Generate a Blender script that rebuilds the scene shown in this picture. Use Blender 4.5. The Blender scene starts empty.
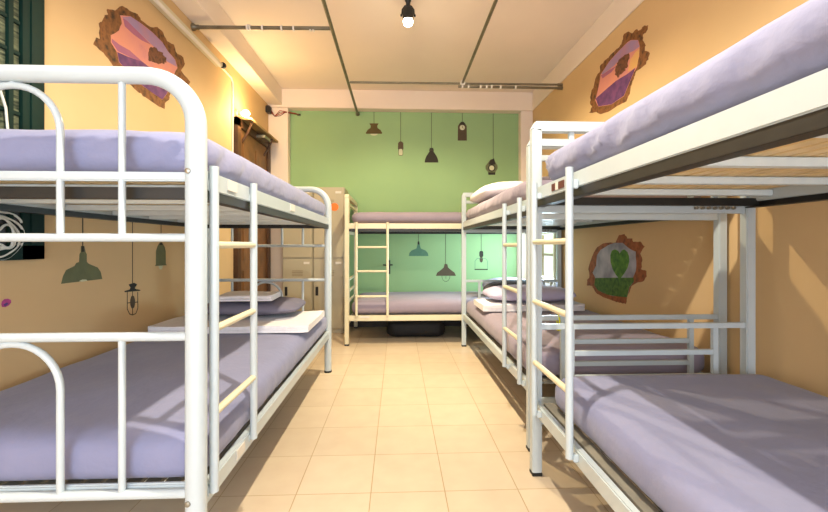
import bpy, bmesh, math, random
from mathutils import Vector, Matrix, noise
random.seed(7)
C = bpy.context.scene.collection
PI = math.pi

# ------------------------------------------------------------------ camera
F = 407.0
TH = math.atan(16.5 / F)
cam = bpy.data.objects.new('camera', bpy.data.cameras.new('camera')); C.objects.link(cam)
cam.location = (0, 0, 1.0); cam.rotation_euler = (PI / 2, 0, -TH)
cam.data.sensor_width = 36; cam.data.lens = F / 828 * 36
cam.data.shift_y = -11 / 828; cam.data.clip_start = .02
bpy.context.scene.camera = cam
ct, st = math.cos(TH), math.sin(TH)
def ray(x, y):
    u = (x - 414) / F; v = (245 - y) / F
    return (u * ct + st, ct - u * st, v)
def on_x(x, y, X):                     # point of a wall X = const
    r = ray(x, y); t = X / r[0]; return Vector((X, r[1] * t, 1 + r[2] * t))
def on_y(x, y, Y):
    r = ray(x, y); t = Y / r[1]; return Vector((r[0] * t, Y, 1 + r[2] * t))

# ------------------------------------------------------------------ materials
def lin(c):
    c = c / 255.0
    return c / 12.92 if c <= .04045 else ((c + .055) / 1.055) ** 2.4
def col(r, g, b): return (lin(r), lin(g), lin(b), 1)
def mat(name, rgb, rough=.5, metal=0, var=.06, scale=8, bump=0, bscale=60, spec=.5, emit=None, sheen=0):
    m = bpy.data.materials.new(name); m.use_nodes = True
    nt = m.node_tree; N = nt.nodes; L = nt.links
    p = N['Principled BSDF']
    p.inputs['Roughness'].default_value = rough; p.inputs['Metallic'].default_value = metal
    p.inputs['Specular IOR Level'].default_value = spec
    if sheen: p.inputs['Sheen Weight'].default_value = sheen
    c = col(*rgb)
    tc = N.new('ShaderNodeTexCoord'); no = N.new('ShaderNodeTexNoise')
    no.inputs['Scale'].default_value = scale; no.inputs['Detail'].default_value = 4
    L.new(tc.outputs['Object'], no.inputs['Vector'])
    rp = N.new('ShaderNodeValToRGB')
    rp.color_ramp.elements[0].position = .3; rp.color_ramp.elements[1].position = .7
    rp.color_ramp.elements[0].color = tuple(max(0, v * (1 - var)) for v in c[:3]) + (1,)
    rp.color_ramp.elements[1].color = tuple(min(1, v * (1 + var)) for v in c[:3]) + (1,)
    L.new(no.outputs['Fac'], rp.inputs['Fac']); L.new(rp.outputs['Color'], p.inputs['Base Color'])
    if bump:
        n2 = N.new('ShaderNodeTexNoise'); n2.inputs['Scale'].default_value = bscale; n2.inputs['Detail'].default_value = 5
        L.new(tc.outputs['Object'], n2.inputs['Vector'])
        b = N.new('ShaderNodeBump'); b.inputs['Strength'].default_value = bump; b.inputs['Distance'].default_value = .01
        L.new(n2.outputs['Fac'], b.inputs['Height']); L.new(b.outputs['Normal'], p.inputs['Normal'])
    if emit:
        p.inputs['Emission Color'].default_value = col(*emit[0]); p.inputs['Emission Strength'].default_value = emit[1]
    return m

M = {}
M['wall'] = mat('yellow_plaster', (214, 180, 130), .75, var=.05, scale=1.6, bump=.12, bscale=14)
M['cream'] = mat('cream_plaster', (238, 222, 204), .8, var=.03, scale=1.5, bump=.08, bscale=16)
M['green'] = mat('green_plaster', (146, 180, 126), .7, var=.05, scale=1.3, bump=.1, bscale=12)
M['white_metal'] = mat('white_enamel', (186, 195, 196), .3, var=.02, scale=20)
M['bar_metal'] = mat('pale_blue_enamel', (222, 230, 228), .4, var=.03, scale=20)
M['cream_metal'] = mat('cream_enamel', (216, 206, 172), .35, var=.03, scale=20)
M['black_metal'] = mat('black_steel', (44, 42, 38), .45, metal=.3, var=.15, scale=30)
M['steel'] = mat('zinc_steel', (150, 146, 132), .35, metal=.8, var=.1, scale=30)
M['pipe'] = mat('dull_pipe', (120, 112, 92), .4, metal=.6, var=.2, scale=12)
M['clip'] = mat('white_plastic', (235, 228, 214), .4, var=.02)
M['sheet'] = mat('lavender_grey_sheet', (132, 133, 160), .85, var=.05, scale=5, bump=.25, bscale=30, spec=.2, sheen=.15)
M['sheet2'] = mat('mauve_grey_sheet', (146, 134, 146), .85, var=.05, scale=5, bump=.25, bscale=30, spec=.2, sheen=.15)
M['towel'] = mat('white_towelling', (232, 228, 228), .95, var=.03, scale=40, bump=.5, bscale=160, spec=.1)
M['pillow'] = mat('grey_pillowcase', (116, 112, 126), .85, var=.05, scale=6, bump=.3, bscale=25, spec=.2)
M['pillow_lav'] = mat('lavender_pillowcase', (186, 178, 202), .85, var=.04, scale=6, bump=.3, bscale=25, spec=.2)
M['dark_cloth'] = mat('charcoal_cloth', (58, 54, 60), .9, var=.1, scale=10, bump=.3)
M['locker'] = mat('beige_locker_steel', (174, 164, 138), .45, var=.04, scale=4)
M['locker_edge'] = mat('beige_locker_seam', (132, 118, 90), .5, var=.05)
M['black'] = mat('black_plastic', (24, 23, 22), .5, var=.2)
M['dark_green'] = mat('dark_green_paint', (9, 38, 32), .6, var=.2, scale=6, spec=.15)
M['wood'] = mat('brown_wood', (120, 82, 46), .5, var=.3, scale=7, bump=.2, bscale=20)
M['darkwood'] = mat('dark_brown_wood', (78, 50, 28), .5, var=.3, scale=9)
M['hood'] = mat('weathered_board', (168, 140, 92), .55, var=.15, scale=8)
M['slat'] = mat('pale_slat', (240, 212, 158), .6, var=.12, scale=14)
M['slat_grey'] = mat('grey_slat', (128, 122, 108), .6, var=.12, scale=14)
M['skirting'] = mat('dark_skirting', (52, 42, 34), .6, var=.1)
M['orange'] = mat('orange_sticker', (240, 120, 30), .5)
M['yellow_tag'] = mat('yellow_tag', (214, 214, 30), .5)
M['paper'] = mat('paper', (214, 208, 196), .7)
M['maroon'] = mat('maroon_print', (86, 36, 24), .6)
M['red_wire'] = mat('red_wire', (170, 60, 30), .5)
M['bag'] = mat('black_nylon', (26, 25, 26), .7, var=.2, scale=14, bump=.4)
M['white_cable'] = mat('white_cable', (214, 214, 204), .45)

def glass_mat():
    m = bpy.data.materials.new('ribbed_window_glass'); m.use_nodes = True
    nt = m.node_tree; p = nt.nodes['Principled BSDF']
    tc = nt.nodes.new('ShaderNodeTexCoord'); no = nt.nodes.new('ShaderNodeTexNoise')
    mp = nt.nodes.new('ShaderNodeMapping'); mp.inputs['Scale'].default_value = (8, 3, 26)
    nt.links.new(tc.outputs['Object'], mp.inputs['Vector']); nt.links.new(mp.outputs['Vector'], no.inputs['Vector'])
    r = nt.nodes.new('ShaderNodeValToRGB')
    r.color_ramp.elements[0].color = col(40, 50, 42); r.color_ramp.elements[1].color = col(112, 118, 92)
    r.color_ramp.elements[0].position = .35; r.color_ramp.elements[1].position = .7
    nt.links.new(no.outputs['Fac'], r.inputs['Fac']); nt.links.new(r.outputs['Color'], p.inputs['Base Color'])
    p.inputs['Roughness'].default_value = .6; p.inputs['Specular IOR Level'].default_value = .15
    return m
M['glass'] = glass_mat()

def floor_mat():
    m = bpy.data.materials.new('cream_floor_tiles'); m.use_nodes = True
    nt = m.node_tree; N = nt.nodes; L = nt.links; p = N['Principled BSDF']
    tc = N.new('ShaderNodeTexCoord'); mp = N.new('ShaderNodeMapping')
    mp.inputs['Location'].default_value = (.4065 + 3 * .2993, -1.6475 + 12 * .2993, 0)
    L.new(tc.outputs['Object'], mp.inputs['Vector'])
    b = N.new('ShaderNodeTexBrick'); b.offset = 0; b.squash = 1
    b.inputs['Scale'].default_value = 1; b.inputs['Brick Width'].default_value = .2993; b.inputs['Row Height'].default_value = .2993
    b.inputs['Mortar Size'].default_value = .0022; b.inputs['Mortar Smooth'].default_value = .3; b.inputs['Bias'].default_value = 0
    b.inputs['Color1'].default_value = col(204, 184, 156); b.inputs['Color2'].default_value = col(210, 190, 162)
    b.inputs['Mortar'].default_value = col(178, 150, 112)
    L.new(mp.outputs['Vector'], b.inputs['Vector'])
    no = N.new('ShaderNodeTexNoise'); no.inputs['Scale'].default_value = 9; no.inputs['Detail'].default_value = 5
    L.new(tc.outputs['Object'], no.inputs['Vector'])
    mx = N.new('ShaderNodeMixRGB'); mx.blend_type = 'OVERLAY'; mx.inputs['Fac'].default_value = .12
    L.new(b.outputs['Color'], mx.inputs['Color1']); L.new(no.outputs['Fac'], mx.inputs['Color2'])
    L.new(mx.outputs['Color'], p.inputs['Base Color'])
    p.inputs['Roughness'].default_value = .32; p.inputs['Specular IOR Level'].default_value = .4
    bp = N.new('ShaderNodeBump'); bp.inputs['Strength'].default_value = .4; bp.inputs['Distance'].default_value = .002; bp.invert = True
    L.new(b.outputs['Fac'], bp.inputs['Height']); L.new(bp.outputs['Normal'], p.inputs['Normal'])
    return m
M['floor'] = floor_mat()

# ------------------------------------------------------------------ mesh helpers
IDT = lambda p: p
def bx(bm, x0, x1, y0, y1, z0, z1, T=IDT, bev=.002, rot=None):
    """a bevelled box between two corners, mapped by T"""
    t = bmesh.new()
    bmesh.ops.create_cube(t, size=1)
    for v in t.verts:
        v.co = Vector(((x0 + x1) / 2 + v.co.x * (x1 - x0), (y0 + y1) / 2 + v.co.y * (y1 - y0), (z0 + z1) / 2 + v.co.z * (z1 - z0)))
    if bev:
        bev = min(bev, .3 * min(abs(x1 - x0), abs(y1 - y0), abs(z1 - z0)))
        bmesh.ops.bevel(t, geom=t.edges[:], offset=bev, segments=2, affect='EDGES')
    if rot is not None:
        for v in t.verts: v.co = rot @ v.co
    merge(bm, t, T)
def merge(bm, t, T=IDT):
    base = {}
    for v in t.verts: base[v] = bm.verts.new(Vector(T(v.co)))
    for f in t.faces:
        try: bm.faces.new([base[v] for v in f.verts])
        except ValueError: pass
    t.free()
def tube(bm, pts, r, n=12, T=IDT, closed=False):
    pts = [Vector(p) for p in pts]; k = len(pts)
    rr = r if isinstance(r, (list, tuple)) else [r] * k
    t = bmesh.new(); rings = []
    d0 = (pts[1] - pts[0]).normalized()
    nrm = d0.orthogonal().normalized()
    prev = d0
    for i in range(k):
        if closed: d = (pts[(i + 1) % k] - pts[i - 1]).normalized()
        else: d = (pts[min(i + 1, k - 1)] - pts[max(i - 1, 0)]).normalized()
        nrm = (prev.rotation_difference(d) @ nrm); nrm = (nrm - d * nrm.dot(d)).normalized(); prev = d
        b = d.cross(nrm)
        rings.append([t.verts.new(pts[i] + (nrm * math.cos(a) + b * math.sin(a)) * rr[i]) for a in [2 * PI * j / n for j in range(n)]])
    for i in range(k if closed else k - 1):
        A, B = rings[i], rings[(i + 1) % k]
        for j in range(n): t.faces.new((A[j], A[(j + 1) % n], B[(j + 1) % n], B[j]))
    if not closed:
        t.faces.new(rings[0][::-1]); t.faces.new(rings[-1])
    merge(bm, t, T)
def lathe(bm, prof, c=(0, 0, 0), n=24, axis='z'):
    """prof: list of (r, h)"""
    t = bmesh.new(); rings = []
    for r, h in prof:
        ring = []
        for j in range(n):
            a = 2 * PI * j / n
            q = (r * math.cos(a), r * math.sin(a), h)
            if axis == 'x': q = (h, q[0], q[1])
            if axis == 'y': q = (q[0], h, q[1])
            ring.append(t.verts.new(Vector(c) + Vector(q)))
        rings.append(ring)
    for A, B in zip(rings, rings[1:]):
        for j in range(n): t.faces.new((A[j], A[(j + 1) % n], B[(j + 1) % n], B[j]))
    t.faces.new(rings[0][::-1]); t.faces.new(rings[-1])
    merge(bm, t)
def prism(bm, pts, off):
    """polygon of 3-D points extruded along off"""
    off = Vector(off); pts = [Vector(p) for p in pts]
    a = [bm.verts.new(p) for p in pts]; b = [bm.verts.new(p + off) for p in pts]
    f1 = bm.faces.new(a); f2 = bm.faces.new(b[::-1])
    for i in range(len(pts)):
        j = (i + 1) % len(pts); bm.faces.new((a[j], a[i], b[i], b[j]))
    f1.normal_update(); f2.normal_update()
    bmesh.ops.triangulate(bm, faces=[f1, f2], ngon_method='EAR_CLIP')
def arc(cx, cy, r, a0, a1, n, f):
    return [f(cx + r * math.cos(a0 + (a1 - a0) * i / n), cy + r * math.sin(a0 + (a1 - a0) * i / n)) for i in range(n + 1)]

def obj(name, bm, m, parent=None, loc=None, smooth=True):
    """link a bmesh (in world coordinates) as one mesh object; its origin is its parent's origin, or loc"""
    bmesh.ops.recalc_face_normals(bm, faces=bm.faces[:])
    o0 = Vector(parent.get('_w', (0, 0, 0))) if parent is not None else Vector(loc or (0, 0, 0))
    for v in bm.verts: v.co -= o0
    me = bpy.data.meshes.new(name); bm.to_mesh(me); bm.free()
    me.materials.append(m)
    if smooth:
        for p in me.polygons: p.use_smooth = True
        me.set_sharp_from_angle(angle=math.radians(38))
    o = bpy.data.objects.new(name, me); C.objects.link(o)
    if parent is not None: o.parent = parent
    else: o.location = o0
    o['_w'] = tuple(o0)
    return o
def tag(o, label=None, cat=None, group=None, kind=None):
    if label: o['label'] = label
    if cat: o['category'] = cat
    if group: o['group'] = group
    if kind: o['kind'] = kind
    return o
def thing(name, label, cat, loc=(0, 0, 0), group=None):
    o = bpy.data.objects.new(name, None); C.objects.link(o); o.location = loc; o.empty_display_size = .1
    o['_w'] = tuple(loc)
    return tag(o, label, cat, group)
def B(*a, **k):
    bm = bmesh.new(); bx(bm, *a, **k); return bm
def TB(*a, **k):
    bm = bmesh.new(); tube(bm, *a, **k); return bm
def struct(name, bm, m, label, cat, parent=None):
    return tag(obj(name, bm, m, parent), label, cat, None, 'structure')

# ------------------------------------------------------------------ the room
XL, XR, YB, YF, ZC = -1.53, 1.645, 5.0, -1.75, 2.85
struct('floor', B(XL - .1, XR + .1, YF - .1, YB + .1, -.1, 0, bev=0), M['floor'], 'cream square floor tiles between the bunk beds', 'floor')
struct('ceiling', B(XL - .1, XR + .1, YF - .1, YB + .1, ZC, ZC + .1, bev=0), M['cream'], 'cream plaster ceiling with conduit pipes', 'ceiling')
struct('wall_left', B(XL - .1, XL, YF, YB, 0, ZC, bev=0), M['wall'], 'yellow left wall with painted lamps', 'wall')
struct('wall_right', B(XR, XR + .1, YF, YB, 0, ZC, bev=0), M['wall'], 'yellow right wall with two painted wall holes', 'wall')
struct('wall_back', B(XL, XR, YB, YB + .1, 0, ZC, bev=0), M['green'], 'green far wall painted with hanging lamps', 'wall')
struct('wall_front', B(XL - .1, XR + .1, YF - .1, YF, 0, ZC, bev=0), M['cream'], 'cream wall behind the viewer', 'wall')
struct('trim_1', B(XL, -1.365, YF, 4.87, 2.655, ZC, bev=.004), M['cream'], 'cream boxed beam along the top of the left wall', 'beam')
struct('trim_2', B(XL, XR, 4.87, YB, 2.63, ZC, bev=.004), M['cream'], 'cream beam across the top of the green wall', 'beam')
struct('trim_3', B(XR - .012, XR, YF, 4.87, 2.63, ZC, bev=.003), M['cream'], 'cream band along the top of the right wall', 'beam')
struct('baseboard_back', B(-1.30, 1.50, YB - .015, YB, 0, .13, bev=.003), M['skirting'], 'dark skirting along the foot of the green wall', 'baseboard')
struct('trim_4', B(XL, -1.30, 4.89, YB, 0, 2.63, bev=.004), M['cream'], 'cream pillar in the far left corner', 'pillar')
struct('trim_5', B(1.50, XR, 4.89, YB, 0, 2.63, bev=.004), M['cream'], 'cream pillar in the far right corner', 'pillar')

# green window on the left wall
w = thing('window_1', 'dark green framed window high on the left wall', 'window', (XL, 1.2, .945)); w['kind'] = 'structure'
bm = bmesh.new()
bx(bm, XL, XL + .022, 1.70, 1.805, .94, 2.35); bx(bm, XL, XL + .022, .62, .75, .945, 2.35)
bx(bm, XL, XL + .022, .62, 1.805, .94, 1.0); bx(bm, XL, XL + .022, .62, 1.805, 2.28, 2.35)
bx(bm, XL + .018, XL + .027, 1.735, 1.775, 1.0, 2.30)
fr = obj('window_frame', bm, M['dark_green'], w)
obj('pane', B(XL, XL + .008, .74, 1.71, .99, 2.29, bev=0), M['glass'], w)
for z in (1.16, 1.33, 1.525, 1.765, 1.89, 2.06):
    obj('glazing_bar', B(XL + .004, XL + .016, .75, 1.70, z - .008, z + .008), M['dark_green'], w)
for y in (1.235, 1.655):
    obj('glazing_bar', B(XL + .004, XL + .020, y - .012, y + .012, 1.0, 2.28), M['dark_green'], w)
obj('lower_panel', B(XL + .004, XL + .012, .75, 1.70, 1.0, 1.15, bev=0), M['black'], w)

# coil of pale cable hung on that window
cc = thing('cable_coil', 'coil of pale cable hanging on the green window', 'cable', (XL + .02, 1.62, 1.03))
bm = bmesh.new()
pts = []
for i in range(5 * 40 + 1):
    a = 2 * PI * i / 40; k = i / 40
    R = .095 - .012 * k + .006 * math.sin(3 * a + k)
    pts.append((XL + .0165 + .0015 * k, 1.62 + R * math.cos(a) * .95 + .008 * math.sin(1.7 * k), 1.035 + R * math.sin(a) + .006 * math.cos(2.1 * k)))
tube(bm, pts, .0045, 8)
obj('coil', bm, M['white_cable'], cc)
bm = bmesh.new()
tube(bm, [(XL + .018, 1.56, 1.12), (XL + .018, 1.60, 1.22), (XL + .018, 1.625, 1.34), (XL + .020, 1.64, 1.45), (XL + .022, 1.63, 1.53), (XL + .022, 1.60, 1.61), (XL + .022, 1.55, 1.68), (XL + .022, 1.5, 1.72)], .0045, 8)
obj('loose_end', bm, M['white_cable'], cc)

# brown door in the left wall
d = thing('door_1', 'brown wooden door in the left wall near the far corner', 'door', (XL, 4.36, 0)); d['kind'] = 'structure'
bm = bmesh.new()
bx(bm, XL, XL + .04, 3.86, 3.95, 0, 2.20); bx(bm, XL, XL + .04, 4.76, 4.85, 0, 2.20); bx(bm, XL, XL + .04, 3.86, 4.85, 2.12, 2.20)
obj('door_frame', bm, M['darkwood'], d)
bm = bmesh.new()
bx(bm, XL, XL + .022, 3.95, 4.76, 0, 2.12)
for z0, z1 in ((.15, .75), (.85, 1.35), (1.45, 2.0)):
    for y0, y1 in ((4.03, 4.32), (4.39, 4.68)): bx(bm, XL + .02, XL + .03, y0, y1, z0, z1, bev=.006)
lf = obj('door_leaf', bm, M['wood'], d)
obj('door_handle', TB([(XL + .03, 4.68, 1.0), (XL + .07, 4.68, 1.0), (XL + .075, 4.60, 1.0)], .009), M['steel'], d)
tag(obj('notice', B(XL + .033, XL + .035, 4.18, 4.36, 1.10, 1.20, bev=0), M['paper'], lf), 'white paper notice')
# hood board above the door with its bracket
h = thing('door_hood', 'weathered board tilted out above the brown door on a bracket', 'shelf', (XL, 4.35, 2.2))
Rm = Matrix.Translation((XL, 4.37, 2.215)) @ Matrix.Rotation(math.radians(3), 4, 'Y')
obj('board', B(0, .135, -.42, .46, -.011, .011, rot=Rm), M['hood'], h)
for y in (4.02, 4.66):
    bm = bmesh.new()
    tube(bm, [(XL + .005, y, 1.98), (XL + .07, y, 2.08), (XL + .115, y, 2.195)], .012)
    bx(bm, XL, XL + .014, y - .02, y + .02, 1.93, 2.19)
    obj('bracket', bm, M['darkwood'], h)
obj('latch', B(XL + .03, XL + .13, 4.36, 4.56, 2.135, 2.165), M['steel'], h)

# wall bulb above the door
M['bulb'] = mat('glowing_bulb', (255, 230, 180), .4, emit=((255, 214, 150), 22))
wl = thing('wall_lamp', 'small glowing bulb on the left wall above the brown door', 'lamp', (XL, 3.93, 2.25))
bm = bmesh.new(); lathe(bm, [(.03, 0), (.03, .012), (.018, .02), (.018, .05)], (XL, 3.93, 2.25), axis='x'); obj('socket', bm, M['clip'], wl)
bm = bmesh.new(); lathe(bm, [(.014, .05), (.026, .065), (.034, .085), (.03, .108), (.012, .122)], (XL, 3.93, 2.25), axis='x'); obj('bulb', bm, M['bulb'], wl)

# window at the far end of the right wall, frosted
M['frost'] = mat('frosted_daylight_pane', (225, 225, 220), .5, emit=((232, 236, 236), .30))
M['olive'] = mat('olive_grey_paint', (150, 138, 104), .5)
w = thing('window_2', 'frosted pane in an olive frame low on the far right wall', 'window', (XR, 4.35, .35)); w['kind'] = 'structure'
bm = bmesh.new()
for y0, y1 in ((4.48, 4.60), (4.02, 4.15)): bx(bm, XR - .03, XR, y0, y1, .35, 1.75)
bx(bm, XR - .03, XR, 4.02, 4.60, .35, .40); bx(bm, XR - .03, XR, 4.02, 4.60, 1.70, 1.75)
obj('window_frame', bm, M['olive'], w)
obj('pane', B(XR - .012, XR - .004, 4.14, 4.49, .39, 1.71, bev=0), M['frost'], w)
for z in (.60, .895): obj('glazing_bar', B(XR - .024, XR - .004, 4.14, 4.49, z - .012, z + .012), M['olive'], w)

# unseen window added behind the viewer, widened to give more daylight fill
M['day'] = mat('fill_daylight_pane', (230, 236, 245), .5, emit=((214, 228, 255), 1.5))
w = thing('window_fill', 'unseen window added behind the viewer, widened for fill light', 'window', (0, YF, .35)); w['kind'] = 'structure'
bm = bmesh.new()
for x0, x1, z0, z1 in ((-1.45, 1.45, .35, .4), (-1.45, 1.45, 2.3, 2.35), (-1.45, -1.4, .35, 2.35), (1.4, 1.45, .35, 2.35), (-.02, .02, .35, 2.35)): bx(bm, x0, x1, YF, YF + .05, z0, z1)
obj('window_frame', bm, M['clip'], w)
obj('pane', B(-1.41, 1.41, YF + .004, YF + .012, .39, 2.31, bev=0), M['day'], w)

# ------------------------------------------------------------------ pipes, batten, cables
ZP = 2.6
def pipe(name, label, pts, r, flange=(), group='thin conduit pipes under the ceiling', fl=1.9):
    t = thing(name, label, 'pipe', pts[0], group)
    obj('tube', TB(pts, r), M['pipe'], t)
    for p, ax in flange:
        bm = bmesh.new(); lathe(bm, [(r * fl, -.008 * ax[1]), (r * fl, .008 * ax[1]), (r * 1.3, .022 * ax[1]), (r * 1.3, .04 * ax[1]), (r * .9, .042 * ax[1])], p, 16, ax[0]); obj('flange', bm, M['pipe'], t)
    return t
p1 = pipe('conduit_pipe', 'long pipe running under the ceiling left of the lamp to the green wall', [(-.482, -1.6, ZP), (-.486, YB + .002, ZP)], .0135, [((-.486, YB - .008, ZP), ('y', -1))])
p2 = pipe('conduit_pipe', 'short cross pipe from the left wall with five white clips', [(XL + .005, 3.10, 2.625), (-.486, 3.07, 2.622)], .0135, [((XL + .008, 3.10, 2.625), ('x', 1))])
for x in (-1.119, -1.10, -1.008, -.866, -.777, -.653, -.63):
    bm = bmesh.new(); lathe(bm, [(.018, -.006), (.021, -.006), (.021, .006), (.018, .006)], (x, 3.085, 2.623), 14, 'x'); obj('clip', bm, M['clip'], p2)
p3 = pipe('conduit_pipe', 'thin cross pipe before the green wall, reaching the right wall', [(-.47, 4.03, 2.602), (XR + .002, 4.0, 2.600)], .010, [((XR - .008, 4.0, 2.600), ('x', -1))], fl=1.35)
p4 = pipe('conduit_pipe', 'pipe running under the ceiling right of the lamp to the cross pipe', [(.65, -1.6, ZP), (.642, 4.0, ZP)], .0125)
p5 = pipe('conduit_pipe', 'short lower pipe with white clips beside the right wall', [(.60, 4.0, 2.566), (XR + .002, 4.0, 2.566)], .0125, [((XR - .008, 4.0, 2.566), ('x', -1))], fl=1.35)
for x in (.64, .70, .82, .88, .93, 1.02, 1.17):
    bm = bmesh.new(); lathe(bm, [(.017, -.008), (.020, -.008), (.020, .008), (.017, .008)], (x, 4.0, 2.566), 14, 'x'); obj('clip', bm, M['clip'], p5)
bm = bmesh.new(); lathe(bm, [(.026, -.02), (.026, .03), (.016, .035)], (.642, 4.0, 2.598), 14, 'y'); obj('coupling', bm, M['clip'], p4)

t = thing('fluorescent_batten', 'unlit cream batten light fixed high on the left wall', 'light fitting', (XL, 2.9, 2.5))
obj('body', B(XL, XL + .04, 2.28, 3.50, 2.50, 2.555, bev=.006), M['cream_metal'], t)
obj('reflector', B(XL + .038, XL + .055, 2.30, 3.48, 2.49, 2.515, bev=.004), M['clip'], t)
bm = bmesh.new(); lathe(bm, [(.012, -.01), (.024, -.01), (.026, 0), (.024, .012), (.010, .012)], (XL + .05, 3.52, 2.525), 16, 'y'); obj('lamp_holder', bm, M['black'], t)
obj('wall_arm', B(XL, XL + .05, 3.50, 3.515, 2.51, 2.54), M['cream_metal'], t)
tag(obj('cable_duct', TB([(XL + .006, 3.52, 2.545), (XL + .006, 3.80, 2.535), (XL + .006, 3.83, 2.50), (XL + .006, 3.83, 1.3)], .008, 8), M['clip']), 'white cable duct running down the left wall beside the door', 'cable duct')

t = thing('junction_box', 'black cable box with loose red wires in the far left corner', 'junction box', (XL, 4.84, 2.59))
obj('box', B(XL, XL + .05, 4.78, 4.86, 2.54, 2.62, bev=.006), M['black'], t)
for k in range(4):
    z = 2.56 + .012 * k
    pts = [(XL + .04, 4.84, z), (XL + .08, 4.875, z - .04 - .01 * k), (XL + .14, 4.88, z - .03 + .01 * k), (XL + .20, 4.88, 2.57 + .004 * k), (XL + .30, 4.955, 2.575 + .004 * k), (-1.19, 4.992, 2.58)]
    obj('wire', TB(pts, .004, 6), M['red_wire'] if k % 2 else M['maroon'], t)
obj('wall_plug', B(-1.215, -1.175, 4.98, 4.999, 2.57, 2.59), M['black'], t)

# the ceiling spot lamp
M['lens'] = mat('glowing_spot_lens', (255, 240, 200), .3, emit=((255, 236, 190), 40))
LX, LY = .079, 3.05
sp = thing('spot_lamp', 'black spot lamp hanging lit from the cream ceiling', 'lamp', (LX, LY, ZC))
bm = bmesh.new(); lathe(bm, [(.024, ZC - .001), (.024, ZC - .02), (.018, ZC - .03), (.016, ZC - .045), (.016, ZC - .08)], (LX, LY, 0)); obj('mount', bm, M['black'], sp)
bm = bmesh.new()
for s in (-1, 1): tube(bm, [(LX, LY, ZC - .05), (LX + s * .025, LY, ZC - .06), (LX + s * .043, LY, ZC - .085), (LX + s * .047, LY, ZC - .13)], .005, 8)
obj('yoke', bm, M['black'], sp)
bm = bmesh.new(); lathe(bm, [(.012, ZC - .07), (.03, ZC - .075), (.041, ZC - .09), (.041, ZC - .165), (.037, ZC - .166), (.036, ZC - .12)], (LX, LY, 0)); obj('housing', bm, M['black'], sp)
for s in (-1, 1):
    bm = bmesh.new(); lathe(bm, [(.009, LX + s * .044), (.009, LX + s * .056), (.004, LX + s * .058)], (0, LY, ZC - .13), 12, 'x'); obj('knob', bm, M['black'], sp)
bm = bmesh.new(); lathe(bm, [(.034, ZC - .162), (.037, ZC - .176), (.032, ZC - .196), (.02, ZC - .207), (.006, ZC - .211)], (LX, LY, 0)); obj('lens', bm, M['lens'], sp)

# ------------------------------------------------------------------ bunk beds
def dot(bm, p, ax, r=.006, d=.004):
    lathe(bm, [(r, 0), (r, d), (r * .5, d * 1.5)], p, 10, ax)

def base(root, T, W, L, rz, upper, metal, slat_m=None, drop=0, ends=True):
    """one sleeping level: two side rails, end rails, black angles, cross bars and slats; rz = height of the rail top"""
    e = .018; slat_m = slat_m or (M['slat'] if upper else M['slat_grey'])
    for x in (0, W):
        s = 1 if x == 0 else -1
        obj('side_rail', B(x - .013, x + .013, e, L - e, rz - .055, rz, T=T, bev=.004), metal, root)
        if upper:
            bm = bmesh.new()
            bx(bm, x - .010, x - .004 if s > 0 else x + .010, e, L - e, rz - .078, rz - .054, T=T, bev=.001) if s > 0 else bx(bm, x + .004, x + .010, e, L - e, rz - .078, rz - .054, T=T, bev=.001)
            a, b = (x - .010, x + .028) if s > 0 else (x - .028, x + .010)
            bx(bm, a, b, e, L - e, rz - .082, rz - .076, T=T, bev=.001)
            obj('angle_iron', bm, M['black_metal'], root)
    for y in (0, L):
        s = 1 if y == 0 else -1
        if ends: obj('end_rail', B(.02, W - .02, y - .012, y + .012, rz - .105, rz - .072, T=T, bev=.003), metal, root)
        if upper:
            obj('end_angle', B(-.005, W + .005, y + s * .045 - .012, y + s * .045 + .012, rz - .075 - drop * .4, rz - .042 - drop * .4, T=T, bev=.002), M['black_metal'], root)
            if ends or y == 0:
                for k in range(7):
                    bm = bmesh.new()
                    p = Vector(T((W - .09 - .028 * k, y + s * .03, rz - .083)))
                    lathe(bm, [(.007, -.006), (.007, .006)], p, 8, 'y'); obj('bolt', bm, M['steel'], root)
    n = 7
    for i in range(n):
        y = .12 + (L - .24) * i / (n - 1)
        obj('cross_bar', B(.012, W - .012, y - .018, y + .018, rz - .040 - drop, rz - .016 - drop, T=T, bev=.003), M['bar_metal'], root)
    bm = bmesh.new(); k = 16
    for i in range(k):
        x = .02 + (W - .04) * i / k
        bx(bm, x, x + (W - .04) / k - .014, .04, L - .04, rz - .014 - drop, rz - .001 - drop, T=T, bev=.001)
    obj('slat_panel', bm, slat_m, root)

def ladder(root, T, y0, y1, ztop, metal, x=-.040, rungs=(1.0, .762, .522)):
    lad = obj('ladder', B(x + .010, -.014, y0 - .012, y0 + .012, ztop - .06, ztop - .03, T=T), metal, root)
    for y in (y0, y1):
        obj('side_pole', TB([(x, y, .30), (x, y, ztop + .01)], .0128, 14, T=T), metal, lad)
        for z in (.29, ztop - .055):
            if not (y == y0 and z > 1): obj('hook', B(x + .010, -.013, y - .011, y + .011, z, z + .025, T=T), metal, lad)
    for z in rungs:
        obj('rung', TB([(x, y0, z), (x, y1, z)], .0108, 12, T=T), M['cream_metal'], lad)
    return lad

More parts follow.
